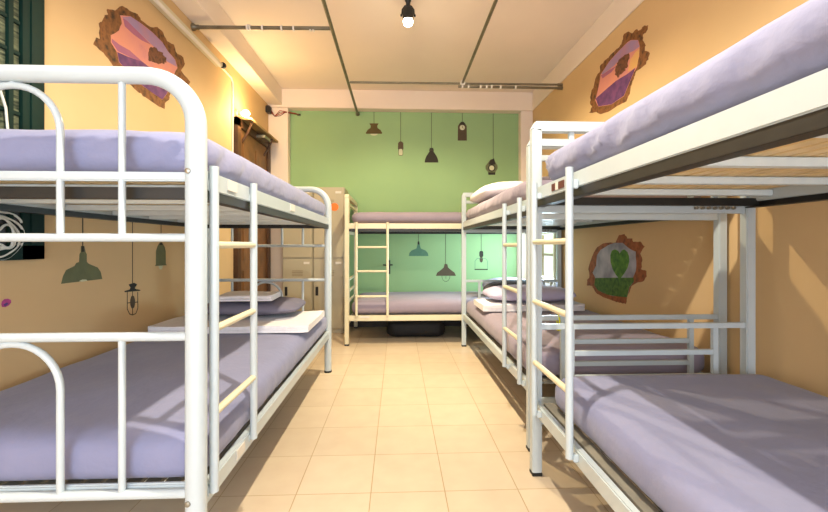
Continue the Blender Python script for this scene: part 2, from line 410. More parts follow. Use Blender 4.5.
def square_bunk(T, W, L, label, metal, lad, top=1.535, ru=1.25, rl=.325, rungs=(1.0, .762, .522)):
    o = T(Vector((0, 0, 0)))
    root = thing('bunk_bed', label, 'bunk bed', (o[0], o[1], 0))
    for x in (0, W):
        for y in (0, L):
            p = obj('post', B(x - .021, x + .021, y - .021, y + .021, .012, top - .03, T=T, bev=.004), metal, root)
            obj('foot_cap', B(x - .022, x + .022, y - .022, y + .022, 0, .014, T=T), M['black'], p)
    for y in (0, L):
        # upper end frame with chamfered corners
        bm = bmesh.new()
        pts = [(-.021, top - .03), (-.021 + .016, top), (W + .021 - .016, top), (W + .021, top - .03), (W - .021, top - .042), (.021, top - .042)]
        prism(bm, [T(Vector((a, y - .021, b))) for a, b in pts], Vector(T(Vector((0, .042, 0)))) - Vector(T(Vector((0, 0, 0)))))
        obj('end_top_rail', bm, metal, root, smooth=False)
        obj('end_bar', B(.02, W - .02, y - .011, y + .011, top - .105, top - .077, T=T), metal, root)
        for x in (.163 * W, .84 * W):
            obj('end_upright', B(x - .011, x + .011, y - .010, y + .010, ru - .09, top - .04, T=T), metal, root)
            obj('end_upright', B(x - .012, x + .012, y - .010, y + .010, .20, .634, T=T), metal, root)
        obj('end_bar', B(.02, W - .02, y - .012, y + .012, .632, .655, T=T), metal, root)
        for z in (.526, .418):
            obj('end_bar', B(.163 * W + .01, .84 * W - .01, y - .010, y + .010, z - .011, z + .011, T=T), metal, root)
    base(root, T, W, L, ru, True, metal)
    base(root, T, W, L, rl, False, metal)
    if lad: ladder(root, T, lad[0], lad[1], ru, metal, rungs=rungs)
    return root

WB = .958
TBn = lambda p: (p[0] + .604, p[1] - .29, p[2])
bunkB = square_bunk(TBn, WB, 2.045, 'square-post bunk bed at right foreground, nearest along the right wall', M['white_metal'], (1.605, 1.948), ru=1.245, rungs=(1.012, .768, .518))
TC = lambda p: (p[0] + .655, p[1] + 1.965, p[2])
bunkC = square_bunk(TC, .952, 2.035, 'white bunk bed behind the foreground one along the right wall, reaching the far corner', M['white_metal'], (.065, .355), top=1.515, ru=1.228)
TD = lambda p: (p[1] - .503, p[0] + 4.075, p[2])
bunkD = square_bunk(TD, .865, 2.11, 'cream bunk bed standing crosswise in front of the green far wall', M['cream_metal'], (.098, .404), top=1.505, ru=1.216, rl=.298, rungs=(.978, .740, .492))
# stickers and tags on the beds
tag(obj('sticker', B(.5885, .5912, 1.42, 1.47, 1.205, 1.232, bev=0), M['maroon'], bunkB), 'dark maroon sticker')
tag(obj('sticker', B(.5885, .5912, 1.50, 1.535, 1.205, 1.232, bev=0), M['maroon'], bunkB), 'dark maroon sticker')
tag(obj('sticker', B(.5882, .5912, 1.474, 1.497, 1.205, 1.232, bev=0), M['paper'], bunkB), 'white sticker between two maroon ones')
bm = bmesh.new()
bmesh.ops.create_icosphere(bm, subdivisions=2, radius=.02)
for v in bm.verts: v.co = Vector((v.co.x * 1.1, v.co.y * .6, v.co.z * .9 + .004 * math.sin(v.co.x * 300))) + Vector((.783, 1.945, .602))
tube(bm, [(.783, 1.945, .61), (.785, 1.94, .635), (.788, 1.965, .660), (.785, 1.98, .63), (.783, 1.95, .60)], .004, 6)
tag(obj('tag', bm, M['yellow_tag'], bunkC), 'yellow tag tied to the end bar')
tag(obj('sticker', B(-.37, -.28, 4.0585, 4.0615, .275, .292, bev=0), M['paper'], bunkD), 'white sticker on the lower rail')

# the round-tube bunk on the left
def round_bunk(T, W, L, label):
    o = T(Vector((0, 0, 0)))
    root = thing('bunk_bed', label, 'bunk bed', (o[0], o[1], 0))
    metal = M['white_metal']; top0 = 1.458; R = .135
    for y in (0, L):
        f = lambda a, b: Vector((a, y, b))
        dz = 0 if y == 0 else -.026; top = top0 + dz * .8
        pts = [f(0, .012), f(0, .3), f(0, .8), f(0, 1.2)] + arc(R, top - R, R, PI, PI / 2, 12, f) + arc(W - R, top - R, R, PI / 2, 0, 12, f) + [f(W, 1.2), f(W, .8), f(W, .3), f(W, .012)]
        n = len(pts)
        rr = [.0272] * 4 + [.0272 - .0048 * min(1, i / 12) for i in range(13)] + [.0272 - .0048 * min(1, (12 - i) / 12) for i in range(13)] + [.0272] * 4
        ef = obj('end_frame', TB(pts, rr, 20, T=T), metal, root)
        for x in (0, W):
            obj('foot_cap', TB([(x, y, 0), (x, y, .014)], .030, 16, T=T), M['black'], ef)
            s = -1 if y == 0 else 1
            for z in (1.197, .312):
                bm = bmesh.new(); q = Vector(T(Vector((x + (.009 if x == 0 else -.009), y + s * .0262, z))))
                lathe(bm, [(.008, 0), (.007, s * .004), (.003, s * .0055)], q, 10, 'y'); obj('bolt', bm, M['steel'], ef)
        obj('end_bar', B(.02, W - .02, y - .010, y + .010, 1.172, 1.197, T=T, bev=.004), metal, root)
        for z, r in ((1.020, .0115), (.752, .0125), (.326, .0125)):
            obj('end_bar', TB([(.01, y, z + dz), (W - .01, y, z + dz)], r, 14, T=T), metal, root)
        obj('end_bar', B(.02, W - .02, y - .007 + (.019 if y == 0 else -.019), y + .007 + (.019 if y == 0 else -.019), .320, .346, T=T, bev=.004), metal, root)
        for x in (.196, W - .196):
            obj('end_upright', TB([(x, y, 1.022 + dz), (x, y, top)], .0092, 12, T=T), metal, root)
            obj('end_upright', TB([(x, y, .326 + dz), (x, y, .752 + dz)], .0092, 12, T=T), metal, root)
        c = W / 2 + .012; q = .124
        for z0, z1 in ((1.022 + dz, top - .031), (.326 + dz, .735 + dz)):
            a = obj('end_arch', TB([f(c - q, z0), f(c - q, (z0 + z1) / 2)] + arc(c, z1 - q, q, PI, 0, 18, f) + [f(c + q, (z0 + z1) / 2), f(c + q, z0)], .0092, 12, T=T), metal, root)
            obj('stud', TB([(c, y, z1), (c, y, z1 + .02)], .006, 8, T=T), metal, a)
    base(root, T, W, L, 1.210, True, metal, drop=.016, ends=False)
    base(root, T, W, L, .325, False, metal, ends=False)
    ladder(root, T, .05, .368, 1.213, metal, x=-.026 + .0)
    return root
TA = lambda p: (-.547 - p[0], p[1] + 1.13, p[2])
WA = .938
bunkA = round_bunk(TA, WA, 2.1, 'white bunk bed with rounded tube ends along the left wall')
tag(obj('sticker', B(-.5335, -.530, 1.37, 1.44, .285, .318, bev=0), M['paper'], bunkA), 'white sticker on the lower rail')
tag(obj('sticker', B(-.5335, -.530, 1.30, 1.37, 1.172, 1.206, bev=0), M['paper'], bunkA), 'white sticker on the upper rail')
tag(obj('sticker', B(-.5335, -.530, 2.05, 2.13, 1.172, 1.206, bev=0), M['paper'], bunkA), 'white sticker on the upper rail')

# ------------------------------------------------------------------ soft things
def cushion(name, c, size, r, m, seed, dome=.0, sag=0, wr=.004, folds=0, div=(40, 70, 8), rot=0, tilt=None, wdir=0, parent=None, hem=True):
    """rounded box with soft edges, domed top and cloth wrinkles. c = centre of the underside"""
    sx, sy, sz = size
    t = bmesh.new()
    bmesh.ops.create_grid(t, x_segments=1, y_segments=1, size=.5); t.free()
    t = bmesh.new()
    nx, ny, nz = div
    V = {}
    def vert(i, j, k):
        key = (i, j, k)
        if key not in V: V[key] = t.verts.new((i / nx - .5, j / ny - .5, k / nz - .5))
        return V[key]
    for i in range(nx):
        for j in range(ny):
            for k in (0, nz): t.faces.new([vert(i, j, k), vert(i + 1, j, k), vert(i + 1, j + 1, k), vert(i, j + 1, k)])
    for i in range(nx):
        for k in range(nz):
            for j in (0, ny): t.faces.new([vert(i, j, k), vert(i + 1, j, k), vert(i + 1, j, k + 1), vert(i, j, k + 1)])
    for j in range(ny):
        for k in range(nz):
            for i in (0, nx): t.faces.new([vert(i, j, k), vert(i, j + 1, k), vert(i, j + 1, k + 1), vert(i, j, k + 1)])
    rx = min(r * 1.6, sx * .45); ry = min(r * 1.6, sy * .45); rz = min(r, sz * .5)
    M3 = Matrix.Rotation(rot, 3, 'Z')
    if tilt: M3 = M3 @ Matrix.Rotation(tilt[1], 3, tilt[0])
    for v in t.verts:
        # denser spacing near the borders
        u = [math.sin(v.co[a] * PI) * .5 * .35 + v.co[a] * .65 for a in range(3)]
        p = Vector((u[0] * sx, u[1] * sy, u[2] * sz))
        ia = Vector((sx / 2 - rx, sy / 2 - ry, sz / 2 - rz))
        q = Vector([max(-ia[a], min(ia[a], p[a])) for a in range(3)])
        dlt = p - q
        e = Vector((dlt.x / rx, dlt.y / ry, dlt.z / rz))
        if e.length > 1e-6:
            mx = max(abs(e.x), abs(e.y), abs(e.z))
            ln = e.length
            e = e / ln * mx
            p = q + Vector((e.x * rx, e.y * ry, e.z * rz))
        ux, uy, uz = p.x / sx * 2, p.y / sy * 2, p.z / sz * 2
        edge = max(abs(ux), abs(uy))
        if uz > -.3:
            p.z += dome * (1 - abs(ux) ** 2.5) * (1 - abs(uy) ** 2.5) * max(0, uz)
            p.z += wr * 1.5 * noise.noise(Vector((p.x * 4, p.y * 4, seed))) * max(0, uz)
            p.z += wr * .5 * noise.noise(Vector((p.x * 14 + 3, p.y * 9, seed))) * max(0, uz)
        if edge > .9 and folds:
            w8 = min(1, (edge - .9) / .08) * max(0, 1 - abs(uz + .15)) ** .7
            s = p.y if abs(ux) / 1 > abs(uy) * 1.0 else p.x
            ph = s + p.z * wdir
            a = 1.3 * (.35 - abs(noise.noise(Vector((ph * 11, seed * 3.1, p.z * 2))))) + .5 * noise.noise(Vector((ph * 34, seed * 1.7, p.z * 3)))
            out = Vector((math.copysign(1, p.x) if abs(ux) >= abs(uy) else 0, math.copysign(1, p.y) if abs(uy) > abs(ux) else 0, 0))
            p += out * folds * a * w8
        p.z += sz / 2
        v.co = M3 @ p + Vector(c)
    bm = bmesh.new(); merge(bm, t)
    for f in bm.faces: f.smooth = True
    o = obj(name, bm, m, parent, loc=c if parent is None else None, smooth=False)
    for p in o.data.polygons: p.use_smooth = True
    return o
def piping(o, c, size, m):
    sx, sy, sz = size
    pass

def mattress(c, size, label, m, seed, **k):
    o = cushion('mattress', c, size, .05, m, seed, **k)
    return tag(o, label, 'mattress')
mattress((-.547 - WA / 2, 2.18, 1.1945), (WA - .008, 2.02, .140), 'lavender sheeted mattress on the upper level of the left bunk', M['sheet'], 1, dome=.04, folds=.022, wdir=-1.2)
mattress((-.547 - WA / 2, 2.185, .326), (WA + .012, 2.05, .145), 'lavender sheeted mattress on the lower level of the left bunk', M['sheet'], 2, dome=.012, folds=.007)
mattress((.604 + WB / 2, .735, 1.2465), (WB + .0, 1.90, .140), 'lavender sheeted mattress on the upper level of the foreground right bunk', M['sheet'], 3, dome=.02, folds=.029, wdir=1.2)
mattress((.604 + WB / 2 + .014, .735, .326), (WB - .036, 1.89, .142), 'lavender sheeted mattress on the lower level of the foreground right bunk', M['sheet'], 4, dome=.008, folds=.007)
mattress((.655 + .476, 2.985, 1.2295), (.945, 1.95, .125), 'mauve sheeted mattress on the upper level of the far right bunk', M['sheet2'], 5, dome=.02, folds=.014, wdir=1.2)
mattress((.655 + .476, 2.98, .326), (.940, 1.94, .145), 'mauve sheeted mattress on the lower level of the far right bunk', M['sheet2'], 6, dome=.012, folds=.008)
mattress((.552, 4.51, 1.2175), (2.03, .85, .115), 'mauve sheeted mattress on the upper level of the crosswise far bunk', M['sheet2'], 7, dome=.01, folds=.008, div=(70, 40, 8))
mattress((.552, 4.51, .2995), (2.03, .85, .135), 'mauve sheeted mattress on the lower level of the crosswise far bunk', M['sheet2'], 8, dome=.02, folds=.008, div=(70, 40, 8))

def pillow(c, size, label, m, seed, rot=0, tilt=None):
    sx, sy, sz = size
    bm = bmesh.new(); n = 28
    V = {}
    M3 = Matrix.Rotation(rot, 3, 'Z')
    if tilt: M3 = M3 @ Matrix.Rotation(tilt[1], 3, tilt[0])
    for s in (1, -1):
        for i in range(n + 1):
            for j in range(n + 1):
                u = math.sin((i / n - .5) * PI); v = math.sin((j / n - .5) * PI)
                border = i in (0, n) or j in (0, n)
                if s < 0 and border: V[(s, i, j)] = V[(1, i, j)]; continue
                h = ((1 - abs(u) ** 2.6) * (1 - abs(v) ** 2.6)) ** .5
                pin = 1 - .05 * (1 - abs(v)) * abs(u) ** 4
                pin2 = 1 - .06 * (1 - abs(u)) * abs(v) ** 4
                z = s * h * sz * .5 * (1 if s > 0 else .8)
                z += .006 * noise.noise(Vector((u * 3, v * 3, seed + s))) * h + .004 * noise.noise(Vector((u * 9, v * 9, seed)))
                kc = 1 - .13 * (abs(u) * abs(v)) ** 3
                pin *= kc; pin2 *= kc
                p = M3 @ Vector((u * sx / 2 * pin, v * sy / 2 * pin2, z))
                V[(s, i, j)] = bm.verts.new(p + Vector(c))
    for s in (1, -1):
        for i in range(n):
            for j in range(n):
                q = [V[(s, i, j)], V[(s, i + 1, j)], V[(s, i + 1, j + 1)], V[(s, i, j + 1)]]
                bm.faces.new(q if s > 0 else q[::-1])
    o = obj('pillow', bm, m, None, loc=c, smooth=False)
    for p in o.data.polygons: p.use_smooth = True
    return tag(o, label, 'pillow')

def folded(name, c, size, label, cat, layers, m, seed, axis='y', rot=0, tilt=None):
    """cloth folded back and forth: a ribbon profile with rounded folds, swept along the other direction"""
    sx, sy, sz = size
    L = sy if axis == 'y' else sx; Wd = sx if axis == 'y' else sy
    th = sz / layers
    prof = []                       # centre line zigzag (a, z)
    path = []
    for k in range(layers):
        z = th * (k + .5)
        a0, a1 = (-L / 2 + th / 2, L / 2 - th / 2)
        xs = [a0 + (a1 - a0) * i / 14 for i in range(15)]
        if k % 2: xs = xs[::-1]
        path += [(x, z) for x in xs]
        if k < layers - 1:
            s = 1 if k % 2 == 0 else -1
            for i in range(1, 6):
                a = -PI / 2 + PI * i / 6
                path.append((xs[-1] + s * math.cos(a) * th / 2, z + th / 2 + math.sin(a) * th / 2))
    h = th * .47
    up, dn = [], []
    for i, (x, z) in enumerate(path):
        x0, z0 = path[max(0, i - 1)]; x1, z1 = path[min(len(path) - 1, i + 1)]
        d = Vector((x1 - x0, z1 - z0)).normalized(); nn = Vector((-d.y, d.x))
        up.append((x + nn.x * h, z + nn.y * h)); dn.append((x - nn.x * h, z - nn.y * h))
    loop = up + dn[::-1]
    bm = bmesh.new(); n = 30; rings = []
    M3 = Matrix.Rotation(rot, 3, 'Z')
    if tilt: M3 = M3 @ Matrix.Rotation(tilt[1], 3, tilt[0])
    for j in range(n + 1):
        w = (j / n - .5) * Wd
        ring = []
        for a, z in loop:
            endr = 1 - .25 * max(0, (abs(j / n - .5) * 2 - .95) / .05)
            zz = z * 1 + .009 * noise.noise(Vector((a * 6, w * 6, seed))) * (z / sz)
            cr = max(0, (abs(j / n - .5) * 2 - .88) / .12)
            aa = a * (1 - .07 * cr ** 2) + .006 * noise.noise(Vector((w * 7, z * 20, seed + 5)))
            q = Vector((w, aa, zz)) if axis == 'y' else Vector((aa, w, zz))
            ring.append(bm.verts.new(M3 @ q + Vector(c)))
        rings.append(ring)
    k = len(loop)
    for A, B_ in zip(rings, rings[1:]):
        for i in range(k): bm.faces.new((A[i], A[(i + 1) % k], B_[(i + 1) % k], B_[i]))
    for R_ in (rings[0], rings[-1]):
        m2 = len(path)
        for i in range(m2 - 1):
            bm.faces.new((R_[i], R_[i + 1], R_[k - 2 - i], R_[k - 1 - i]))
    return tag(obj(name, bm, m, None, loc=c), label, cat)

# left lower bunk: folded blanket, pillow on it, towel on the pillow
folded('folded_blanket', (-.985, 2.68, .487), (.92, .58, .04), 'white folded blanket lying across the lower left bunk under the grey pillow', 'blanket', 2, M['towel'], 3, 'y')
pillow((-.97, 2.82, .583), (.66, .46, .115), 'dark grey pillow on the white folded blanket of the left bunk', M['pillow'], 4, rot=.04)
folded('folded_towel', (-.97, 2.72, .646), (.34, .26, .035), 'small white folded towel on the dark grey pillow', 'towel', 3, M['towel'], 5, 'y', rot=.05)
# far right lower bunk
folded('folded_blanket', (1.06, 3.30, .487), (.80, .42, .05), 'white folded blanket across the lower far right bunk under the lavender pillow', 'blanket', 2, M['towel'], 6, 'y')
pillow((1.08, 3.34, .596), (.74, .42, .14), 'lavender pillow on the white folded blanket of the far right bunk', M['pillow_lav'], 7)
pillow((1.10, 3.76, .575), (.60, .32, .19), 'dark pillow at the far end of the lower right bunk, behind the lavender pillow', M['dark_cloth'], 8)
pillow((1.22, 4.45, .545), (.56, .40, .19), 'mauve pillow on the lower level of the crosswise bunk', M['pillow_lav'], 12)
# far right upper bunk; white pillow added for the lamplit mattress end
pillow((.88, 3.50, 1.445), (.44, .76, .16), 'white pillow added for the lamplit mattress end of the upper right bunk', M['towel'], 9, tilt=('Y', -.10))
folded('folded_towel', (1.05, 2.95, 1.382), (.34, .26, .06), 'white folded towel on the upper mattress of the far right bunk', 'towel', 3, M['towel'], 10, 'y')

# ------------------------------------------------------------------ lockers
def locker(x0, x1, label, stickers):
    y0, y1, H = 4.63, 4.985, 1.655
    t = thing('locker', label, 'locker', ((x0 + x1) / 2, (y0 + y1) / 2, 0), 'beige steel lockers by the far wall')
    bm = bmesh.new(); bx(bm, x0, x1, y0 + .018, y1, .05, H, bev=.004); bx(bm, x0 + .01, x1 - .01, y0 + .03, y1 - .01, 0, .05)
    obj('body', bm, M['locker'], t)
    for z0, z1 in ((.06, .845), (.857, H - .012)):
        d = obj('door', B(x0 + .008, x1 - .008, y0, y0 + .017, z0, z1, bev=.003), M['locker'], t)
        hz = z0 + .42 if z0 < .5 else z0 + .55
        obj('handle', B(x0 + .03, x0 + .06, y0 - .008, y0 + .002, hz - .05, hz + .05, bev=.003), M['black'], d)
        for k in range(4): obj('vent_slot', B((x0 + x1) / 2 - .06, (x0 + x1) / 2 + .06, y0 - .0012, y0 + .002, z1 - .14 - .018 * k, z1 - .134 - .018 * k, bev=0), M['locker_edge'], d)
        obj('label_card', B(x1 - .10, x1 - .035, y0 - .0025, y0 + .001, z1 - .06, z1 - .035, bev=0), M['paper'], d)
    return t
l1 = locker(-1.296, -.956, 'beige steel locker beside the corner pillar, left of the pair', 0)
l2 = locker(-.952, -.600, 'beige steel locker with an orange round sticker, right of the pair', 1)
bm = bmesh.new(); q = on_y(334.5, 207, 4.63); lathe(bm, [(.045, 0), (.045, -.003), (.01, -.0035)], (q.x, 4.63, q.z), 24, 'y')
tag(obj('sticker', bm, M['orange'], l2), 'round orange sticker')

# bag under the crosswise bunk
bg = cushion('duffel_bag', (.20, 4.52, 0), (.62, .30, .20), .055, M['bag'], 11, dome=.03, wr=.03, folds=.03, div=(30, 20, 10))
tag(bg, 'black duffel bag on the floor under the crosswise bunk', 'bag')
for s in (-1, 1):
    obj('handle', TB([(.05, 4.52 + s * .07, .18), (.08, 4.52 + s * .08, .215), (.14, 4.52 + s * .09, .235), (.26, 4.52 + s * .09, .235), (.32, 4.52 + s * .08, .215), (.35, 4.52 + s * .07, .18)], .008, 8), M['bag'], bg)
# lever on the green wall behind the ladder of the crosswise bunk
t = thing('wall_lever', 'dark lever handle on the green wall behind the crosswise bunk ladder', 'handle', (-.11, YB, .76))
q = on_y(389, 265, YB)
obj('back_plate', B(q.x - .016, q.x + .016, YB - .008, YB, q.z - .11, q.z + .06, bev=.004), M['black_metal'], t)
obj('lever', TB([(q.x, YB - .005, q.z), (q.x, YB - .045, q.z), (q.x - .02, YB - .05, q.z), (q.x - .07, YB - .05, q.z + .004)], .009, 10), M['black_metal'], t)
obj('knob', TB([(q.x, YB - .03, q.z + .003), (q.x + .045, YB - .03, q.z + .003)], .008, 10), M['black_metal'], t)

# ------------------------------------------------------------------ painted lamps on the walls (flat paintings)
P_olive = mat('olive_wall_paint', (104, 108, 74), .8, var=.08, scale=20)
P_brown = mat('brown_wall_paint', (92, 76, 36), .8, var=.1, scale=20)
P_dark = mat('dark_wall_paint', (50, 46, 36), .8, var=.1, scale=20)
P_teal = mat('teal_wall_paint', (84, 124, 100), .8, var=.08, scale=20)
P_umber = mat('umber_wall_paint', (84, 70, 52), .8, var=.1, scale=20)
P_pale = mat('pale_wall_paint', (206, 206, 170), .8, var=.05, scale=20)
P_line = mat('dark_line_paint', (66, 62, 48), .8, var=.05, scale=20)
P_black = mat('black_wall_paint', (38, 36, 32), .8, var=.1, scale=20)
class Wall:
    def __init__(s, kind):
        s.k = kind
        s.n = {'L': Vector((1, 0, 0)), 'R': Vector((-1, 0, 0)), 'B': Vector((0, -1, 0))}[kind]
    def at(s, x, y):
        return on_x(x, y, XL) if s.k == 'L' else on_x(x, y, XR) if s.k == 'R' else on_y(x, y, YB)
WL_, WR_, WBk = Wall('L'), Wall('R'), Wall('B')
def poly(w, pts, th=.0015): 
    bm = bmesh.new(); prism(bm, [w.at(*p) for p in pts], w.n * th); return bm
def line(bm, w, pts, wd, th=.001):
    P = [w.at(*p) for p in pts]
    for a, b in zip(P, P[1:]):
        d = (b - a).normalized(); s = d.cross(w.n) * wd / 2
        prism(bm, [a - s, a + s, b + s, b - s], w.n * th)
def ellipse(x, y, rx, ry, n=16): return [(x + rx * math.cos(2 * PI * i / n), y + ry * math.sin(2 * PI * i / n)) for i in range(n)]
def sym(x, half): return [(x + a, y) for a, y in half] + [(x - a, y) for a, y in half[::-1]]
def painted(w, label, cord, shade, m, extra=(), group=None):
    """cord: (x, y0, y1); shade: pixel polygon; extra: (part name, polygon, material, thickness)"""
    q = w.at(cord[0], cord[2])
    t = thing('painted_lamp', label, 'wall painting', q, group)
    bm = bmesh.new(); line(bm, w, [(cord[0], cord[1]), (cord[0], cord[2])], .006); obj('cord', bm, P_line, t, smooth=False)
    obj('shade', poly(w, shade), m, t, smooth=False)
    for nm, pg, mm, th in extra:
        if isinstance(pg, tuple):
            bm = bmesh.new()
            for seg in pg: line(bm, w, seg, .005, th)
        else: bm = poly(w, pg, th)
        obj(nm, bm, mm, t, smooth=False)
Y0 = 110.5
painted(WBk, 'painted brown saucer lamp on the green wall, highest at the left', (374, Y0, 124), sym(374, [(4.6, 123.4), (3.2, 126), (3.6, 128), (6.5, 130), (8.3, 133), (7.6, 133.8)]), P_brown,
        [('bulb', ellipse(374, 134, 3.6, 1.6), P_pale, .001)])
painted(WBk, 'painted small glass lantern on the green wall, second from left', (400.7, Y0, 142), sym(400.7, [(1, 141.5), (2.6, 143), (2.8, 149), (1.4, 150)]), P_umber,
        [('bulb', sym(400.7, [(1.3, 149), (1.9, 151), (1.9, 154), (1.3, 155.2)]), P_pale, .002), ('glass', sym(400.7, [(2.4, 149.5), (2.4, 154), (1.6, 155.8)]), P_olive, .001)])
painted(WBk, 'painted black dome lamp in the middle of the green wall', (431.5, Y0, 148), sym(431.5, [(1.8, 148), (2, 151.5), (3, 153), (5.3, 156.5), (6.6, 160), (6.8, 162.5)]), P_dark,
        [('neck', sym(431.5, [(2.4, 149.5), (2.4, 150.8)]), P_line, .002)])
painted(WBk, 'painted tall box lamp with round dial on the green wall', (462.3, Y0, 123), sym(462.3, [(1.2, 122), (3, 124), (4.4, 126), (4.6, 140.6)]), P_umber,
        [('dial', ellipse(462.3, 127.6, 2.6, 2.6), P_pale, .002), ('hands', (((462.3, 127.6), (462.3, 125.6)), ((462.3, 127.6), (463.6, 128.4))), P_line, .003), ('cap', sym(462.3, [(1.2, 121.8), (3.2, 124), (3, 124.8)]), P_dark, .002)])
painted(WBk, 'painted black round lantern on the green wall beside the right bunk', (493.2, Y0, 160), [(490.5, 159.5), (494, 158.6), (495, 161.5), (497.5, 165.5), (497.6, 168.5), (495.5, 172), (495.2, 174.5), (488.2, 174.5), (488, 172), (485.6, 169), (485.5, 166), (488.5, 162)], P_olive,
        [('dial', ellipse(491.7, 168, 2.5, 2.5), P_pale, .002), ('cap', [(490, 160.5), (494, 158.4), (495.5, 164.5), (488.5, 164.5)], P_black, .0022), ('base', [(488.3, 172.4), (495.2, 172.4), (495, 174.8), (488.4, 174.8)], P_black, .0022), ('ring', ellipse(491.7, 168, 3.6, 3.6), P_black, .0017)])
painted(WBk, 'painted teal dome lamp on the green wall between the levels of the crosswise bunk', (418.4, 226, 242), sym(418.6, [(.8, 241.5), (1.2, 245), (2.2, 248.5), (7, 250.5), (9.2, 253), (9.8, 256)]), P_teal,
        [('socket', sym(418.5, [(.8, 241.5), (1.0, 244.5)]), P_dark, .002)])
painted(WBk, 'painted umber dome lamp with outlined bulb, lower middle of the green wall', (445.6, 226, 264), sym(445.9, [(1.3, 264), (2.2, 267.5), (5, 270), (8.6, 272.5), (10, 275.8)]), P_umber,
        [('bulb', (tuple((445.9 + 4 * math.cos(a), 276 + 5.5 * math.sin(a)) for a in [PI * i / 10 for i in range(11)]), ((445.9, 276), (445.9, 279))), P_line, .001)])
painted(WBk, 'painted glass cloche lamp on the green wall beside the far right bunk', (481.2, 226, 252), sym(481.3, [(1.3, 251), (2, 252.5), (2, 256), (1.2, 257)]), P_dark,
        [('cloche', (((475, 269.5), (475, 261), (477, 258.5), (485.6, 258.5), (487.4, 261), (487.4, 269.5)),), P_teal, .001), ('bulb', ellipse(481.3, 259.5, 1.7, 3), P_umber, .001), ('base', [(474.6, 268.9), (487.8, 268.9), (487.8, 270), (474.6, 270)], P_dark, .0015)])
painted(WL_, 'large painted olive dome lamp on the left wall beside the window', (82.6, 190, 247), [(81, 246), (84, 246), (85.5, 252.5), (86.5, 254), (86.6, 262), (89, 264), (97.5, 267.5), (100.5, 272), (102, 279), (61, 283.8), (63, 276), (66, 270), (74.5, 266), (76.2, 263), (79, 262), (79.6, 254), (80.8, 252)], P_olive,
        [('socket', [(81.2, 246), (83.8, 246), (84.2, 251.5), (81.2, 252)], P_dark, .002), ('bulb', [(78.5, 281.2), (82, 279.5), (86, 279.6), (87, 280.8), (82, 281.6)], P_pale, .002)])
cage = (((127.2, 292), (127.2, 309), (129.5, 314), (132.5, 315), (135.8, 313.5), (137.8, 308), (137.6, 292)), ((132.4, 291), (132.5, 315)), ((127.2, 303), (137.7, 302)))
painted(WL_, 'painted black cage lamp on the left wall, lowest of the three', (132.4, 200, 284), [(128.5, 284.5), (134, 282.8), (137, 284.4), (134.5, 288), (135.5, 289), (140, 289.8), (140, 290.8), (124.5, 292.2), (124.5, 291), (129.5, 289.6), (130.5, 287.5)], P_black,
        [('cage', cage, P_line, .001), ('bulb', ellipse(132.5, 302, 2.4, 6.5), P_umber, .0016)])
painted(WL_, 'painted olive bullet lamp on the left wall, right of the cage lamp', (161, 200, 244), [(159.5, 243), (162.2, 243), (164.5, 247), (165.5, 251), (165.6, 263.8), (166.6, 265.2), (155, 266), (155.8, 264.3), (156, 251), (157.6, 246)], P_olive,
        [('bulb', [(158.4, 265.8), (163, 265.5), (161.8, 269.3), (159.8, 269.5)], P_pale, .001), ('socket', [(159.7, 242.4), (162, 242.4), (162.4, 245), (159.2, 245.2)], P_dark, .002)])
# small painted flower
t = thing('painted_flower', 'small painted purple flower low on the left wall', 'wall painting', WL_.at(6, 303))
obj('petals', poly(WL_, [(1.2, 304.5), (1.8, 301.5), (4, 299.2), (7.5, 298.6), (10.6, 300), (10.8, 302.5), (8.5, 305.5), (5, 307.2), (2, 307)]), mat('magenta_wall_paint', (176, 70, 130), .8, var=.2, scale=60), t, smooth=False)
obj('center', poly(WL_, [(3, 304.5), (6, 302.6), (8, 303), (6.5, 305.4), (4.2, 306.2)], .002), mat('violet_wall_paint', (84, 60, 120), .8), t, smooth=False)

# ------------------------------------------------------------------ broken-wall murals
def noise_mat(name, stops, scale, stretch=(1, 1, 1), detail=6):
    m = bpy.data.materials.new(name); m.use_nodes = True; nt = m.node_tree; p = nt.nodes['Principled BSDF']
    tc = nt.nodes.new('ShaderNodeTexCoord'); mp = nt.nodes.new('ShaderNodeMapping'); mp.inputs['Scale'].default_value = stretch
    no = nt.nodes.new('ShaderNodeTexNoise'); no.inputs['Scale'].default_value = scale; no.inputs['Detail'].default_value = detail
    r = nt.nodes.new('ShaderNodeValToRGB'); e = r.color_ramp.elements
    while len(e) < len(stops): e.new(.5)
    for i, (ps, c) in enumerate(stops): e[i].position = ps; e[i].color = col(*c)
    L = nt.links; L.new(tc.outputs['Object'], mp.inputs['Vector']); L.new(mp.outputs['Vector'], no.inputs['Vector'])
    L.new(no.outputs['Fac'], r.inputs['Fac']); L.new(r.outputs['Color'], p.inputs['Base Color'])
    p.inputs['Roughness'].default_value = .75
    return m
P_brick = noise_mat('painted_broken_brick', [(.3, (56, 36, 18)), (.46, (116, 74, 34)), (.6, (142, 90, 44)), (.75, (78, 50, 24))], 26)
P_brick2 = noise_mat('painted_red_brick', [(.3, (96, 56, 30)), (.5, (150, 84, 44)), (.7, (170, 98, 60))], 26)
P_peach = noise_mat('painted_peach_sky', [(.3, (226, 150, 120)), (.6, (214, 140, 128)), (.75, (190, 120, 130))], 5)
P_lilac = noise_mat('painted_lilac_sky', [(.3, (186, 130, 140)), (.55, (160, 132, 168)), (.75, (176, 146, 168))], 7)
P_rose = noise_mat('painted_rose_cloud', [(.3, (176, 104, 128)), (.7, (160, 96, 130))], 10)
P_purple = noise_mat('painted_lavender_field', [(.3, (82, 44, 90)), (.55, (108, 62, 112)), (.75, (132, 72, 112))], 18)
P_yellow = noise_mat('painted_yellow_sky', [(.3, (226, 180, 100)), (.7, (222, 164, 110))], 5)
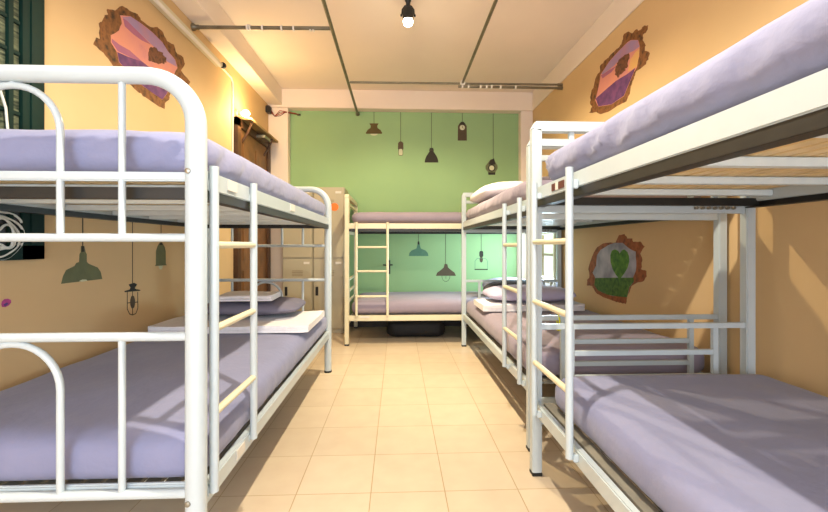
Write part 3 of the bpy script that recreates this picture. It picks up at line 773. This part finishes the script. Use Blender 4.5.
P_tree = noise_mat('painted_brown_tree', [(.3, (70, 42, 30)), (.6, (122, 74, 46)), (.75, (90, 54, 36))], 40)
P_cloud = noise_mat('painted_grey_sky', [(.3, (130, 130, 140)), (.55, (176, 174, 182)), (.75, (196, 192, 196))], 8)
P_grass = noise_mat('painted_grass', [(.3, (44, 76, 24)), (.55, (80, 116, 44)), (.75, (104, 140, 56))], 30)
P_leaf = noise_mat('painted_leaf', [(.3, (50, 90, 22)), (.55, (84, 132, 40)), (.75, (120, 160, 60))], 24)
def rough_edge(pts, amp, n, seed):
    random.seed(seed); out = []
    for i, a in enumerate(pts):
        b = pts[(i + 1) % len(pts)]
        out.append(a)
        for k in range(1, n):
            t = k / n
            out.append((a[0] + (b[0] - a[0]) * t + random.uniform(-amp, amp), a[1] + (b[1] - a[1]) * t + random.uniform(-amp, amp)))
    return out
def crop(pts, x0, y0, s): return [(x0 + x / s, y0 + y / s) for x, y in pts]

def cm1(p): return crop(p, 80, 0, 4.267)
t = thing('broken_wall_mural', 'painted hole with pink sky and lone tree high on the left wall', 'wall painting', WL_.at(150, 55))
out = [(57, 190), (68, 160), (85, 165), (80, 100), (95, 90), (105, 65), (120, 62), (115, 38), (150, 45), (180, 25), (210, 45), (245, 60), (258, 85), (300, 115), (330, 115), (355, 140), (370, 175), (400, 190), (408, 220), (440, 245), (447, 272), (430, 300), (470, 350), (440, 408), (400, 385), (385, 400), (380, 425), (362, 440), (360, 465), (330, 450), (280, 415), (250, 395), (205, 355), (165, 310), (130, 265), (100, 225)]
inn = [(130, 150), (165, 130), (178, 100), (170, 65), (215, 70), (260, 100), (310, 140), (350, 180), (375, 220), (405, 255), (415, 290), (400, 320), (385, 365), (370, 400), (350, 425), (320, 405), (270, 370), (215, 320), (165, 265), (155, 220), (130, 180)]
obj('broken_edge', poly(WL_, rough_edge(cm1(out), .8, 3, 1), .0012), P_brick, t, smooth=False)
obj('sky', poly(WL_, rough_edge(cm1(inn), .35, 2, 2), .002), P_peach, t, smooth=False)
obj('sky_band', poly(WL_, cm1([(178, 72), (215, 71), (260, 101), (310, 141), (350, 181), (375, 221), (404, 256), (412, 285), (370, 262), (320, 205), (262, 150), (220, 110)]), .0026), P_lilac, t, smooth=False)
obj('cloud', poly(WL_, cm1([(182, 78), (200, 90), (240, 130), (300, 190), (262, 172), (225, 145), (190, 112)]), .0032), P_rose, t, smooth=False)
obj('cloud', poly(WL_, cm1([(134, 165), (165, 190), (210, 215), (262, 262), (215, 245), (160, 218), (134, 180)]), .0028), P_rose, t, smooth=False)
obj('field', poly(WL_, cm1([(157, 222), (205, 243), (262, 262), (330, 315), (392, 345), (383, 366), (369, 399), (350, 424), (320, 404), (270, 369), (215, 319), (166, 264)]), .0030), P_purple, t, smooth=False)
obj('tree', poly(WL_, rough_edge(cm1([(290, 238), (300, 200), (322, 204), (345, 222), (362, 244), (366, 268), (340, 272), (318, 268), (296, 262)]), 1.2, 4, 4), .0036), P_tree, t, smooth=False)

def cm2(p): return crop(p, 560, 10, 4.656)
t = thing('broken_wall_mural', 'painted hole with sunset sky and lone tree high on the right wall', 'wall painting', WR_.at(620, 70))
out = [(410, 70), (405, 95), (385, 120), (385, 140), (400, 165), (395, 190), (418, 200), (412, 230), (390, 260), (355, 285), (345, 310), (335, 345), (325, 390), (310, 425), (280, 440), (240, 465), (190, 485), (165, 475), (135, 478), (150, 450), (140, 430), (145, 390), (160, 345), (165, 320), (185, 290), (190, 255), (215, 230), (245, 200), (275, 175), (290, 145), (300, 110), (320, 100), (335, 110), (355, 90), (370, 95), (390, 75)]
inn = [(365, 140), (372, 170), (370, 215), (360, 265), (345, 290), (320, 350), (300, 400), (240, 440), (180, 450), (165, 420), (180, 360), (190, 300), (230, 240), (275, 190), (305, 160), (330, 140)]
obj('broken_edge', poly(WR_, rough_edge(cm2(out), .7, 3, 5), .0012), P_brick, t, smooth=False)
obj('sky', poly(WR_, rough_edge(cm2(inn), .35, 2, 6), .002), P_peach, t, smooth=False)
obj('sky_band', poly(WR_, cm2([(364, 141), (371, 170), (345, 190), (300, 210), (250, 262), (200, 300), (194, 298), (231, 241), (276, 191), (306, 161), (331, 141)]), .0026), P_lilac, t, smooth=False)
obj('cloud', poly(WR_, cm2([(192, 305), (235, 278), (262, 262), (240, 290), (200, 318)]), .003), P_rose, t, smooth=False)
obj('sunlit_sky', poly(WR_, cm2([(371, 180), (369, 215), (359, 264), (335, 278), (318, 285), (330, 230), (350, 200)]), .003), P_yellow, t, smooth=False)
obj('field', poly(WR_, cm2([(168, 412), (215, 370), (262, 330), (312, 300), (352, 270), (344, 291), (319, 350), (299, 399), (240, 439), (180, 449)]), .003), P_purple, t, smooth=False)
obj('tree', poly(WR_, rough_edge(cm2([(322, 200), (325, 225), (318, 262), (300, 285), (285, 300), (272, 318), (258, 300), (262, 262), (275, 232), (300, 212)]), 1.0, 4, 7), .0036), P_tree, t, smooth=False)

def cm3(p): return crop(p, 570, 220, 5.689)
t = thing('broken_wall_mural', 'painted hole with green heart-shaped tree on the right wall above the bunk rails', 'wall painting', WR_.at(617, 268))
out = [(280, 85), (310, 80), (325, 105), (355, 105), (360, 125), (400, 122), (425, 150), (400, 190), (410, 215), (408, 260), (405, 280), (435, 290), (437, 320), (415, 350), (375, 360), (350, 375), (340, 410), (325, 440), (318, 478), (290, 470), (265, 468), (235, 455), (190, 440), (155, 420), (135, 390), (120, 375), (95, 372), (97, 340), (110, 330), (105, 280), (115, 240), (130, 200), (155, 155), (185, 135), (215, 130), (260, 128)]
inn = [(300, 130), (335, 160), (375, 180), (378, 240), (375, 290), (360, 325), (365, 350), (340, 380), (325, 440), (270, 435), (215, 425), (160, 400), (140, 370), (145, 330), (130, 300), (150, 260), (155, 200), (175, 170), (215, 145), (255, 130)]
obj('broken_edge', poly(WR_, rough_edge(cm3(out), .5, 3, 8), .0012), P_brick2, t, smooth=False)
obj('sky', poly(WR_, rough_edge(cm3(inn), .3, 2, 9), .002), P_cloud, t, smooth=False)
obj('grass', poly(WR_, cm3([(144, 330), (250, 328), (361, 328), (365, 350), (340, 380), (325, 440), (270, 435), (215, 425), (160, 400), (140, 370)]), .0028), P_grass, t, smooth=False)
obj('heart_tree', poly(WR_, cm3([(285, 192), (276, 176), (258, 167), (240, 175), (232, 200), (233, 238), (245, 280), (262, 310), (280, 332), (283, 350), (288, 350), (289, 332), (312, 302), (330, 270), (339, 235), (337, 205), (328, 182), (310, 167), (296, 174)]), .0034), P_leaf, t, smooth=False)

# ------------------------------------------------------------------ lights
def light(name, kind, loc, energy, color, rot=(0, 0, 0), **k):
    d = bpy.data.lights.new(name, kind); d.energy = energy; d.color = color
    for a, v in k.items(): setattr(d, a, v)
    o = bpy.data.objects.new(name, d); C.objects.link(o); o.location = loc; o.rotation_euler = rot
    return o
light('spot_lamp_light', 'SPOT', (LX, LY, ZC - .235), 105, (1, .84, .54), spot_size=math.radians(165), spot_blend=.35, shadow_soft_size=.02)
light('spot_lamp_beam', 'SPOT', (LX, LY, ZC - .235), 150, (1, .84, .56), rot=(math.radians(5), math.radians(-9), 0), spot_size=math.radians(66), spot_blend=.9, shadow_soft_size=.02)
light('wall_lamp_light', 'POINT', (XL + .16, 3.93, 2.25), 12, (1, .72, .36), shadow_soft_size=.035)
light('near_lamp_light', 'SPOT', (.06, 1.0, 2.62), 172, (1, .91, .76), spot_size=math.radians(156), spot_blend=.6, shadow_soft_size=.022)
light('daylight_fill', 'AREA', (0, YF + .055, 1.35), 78, (.72, .84, 1), rot=(PI / 2, 0, 0), shape='RECTANGLE', size=2.8, size_y=1.9)  # soft daylight fill, sized to the added window behind the viewer
light('daylight_side', 'AREA', (XR - .035, 4.32, .9), 24, (.62, .86, 1), rot=(0, PI / 2, 0), shape='RECTANGLE', size=.5, size_y=.36)
wd = bpy.data.worlds.new('world'); bpy.context.scene.world = wd; wd.use_nodes = True
wd.node_tree.nodes['Background'].inputs[0].default_value = (.6, .7, .9, 1); wd.node_tree.nodes['Background'].inputs[1].default_value = .3
vs = bpy.context.scene.view_settings
vs.view_transform = 'Standard'; vs.look = 'None'; vs.gamma = 1; vs.use_curve_mapping = False; vs.exposure = .33
for o in bpy.data.objects:
    if '_w' in o: del o['_w']
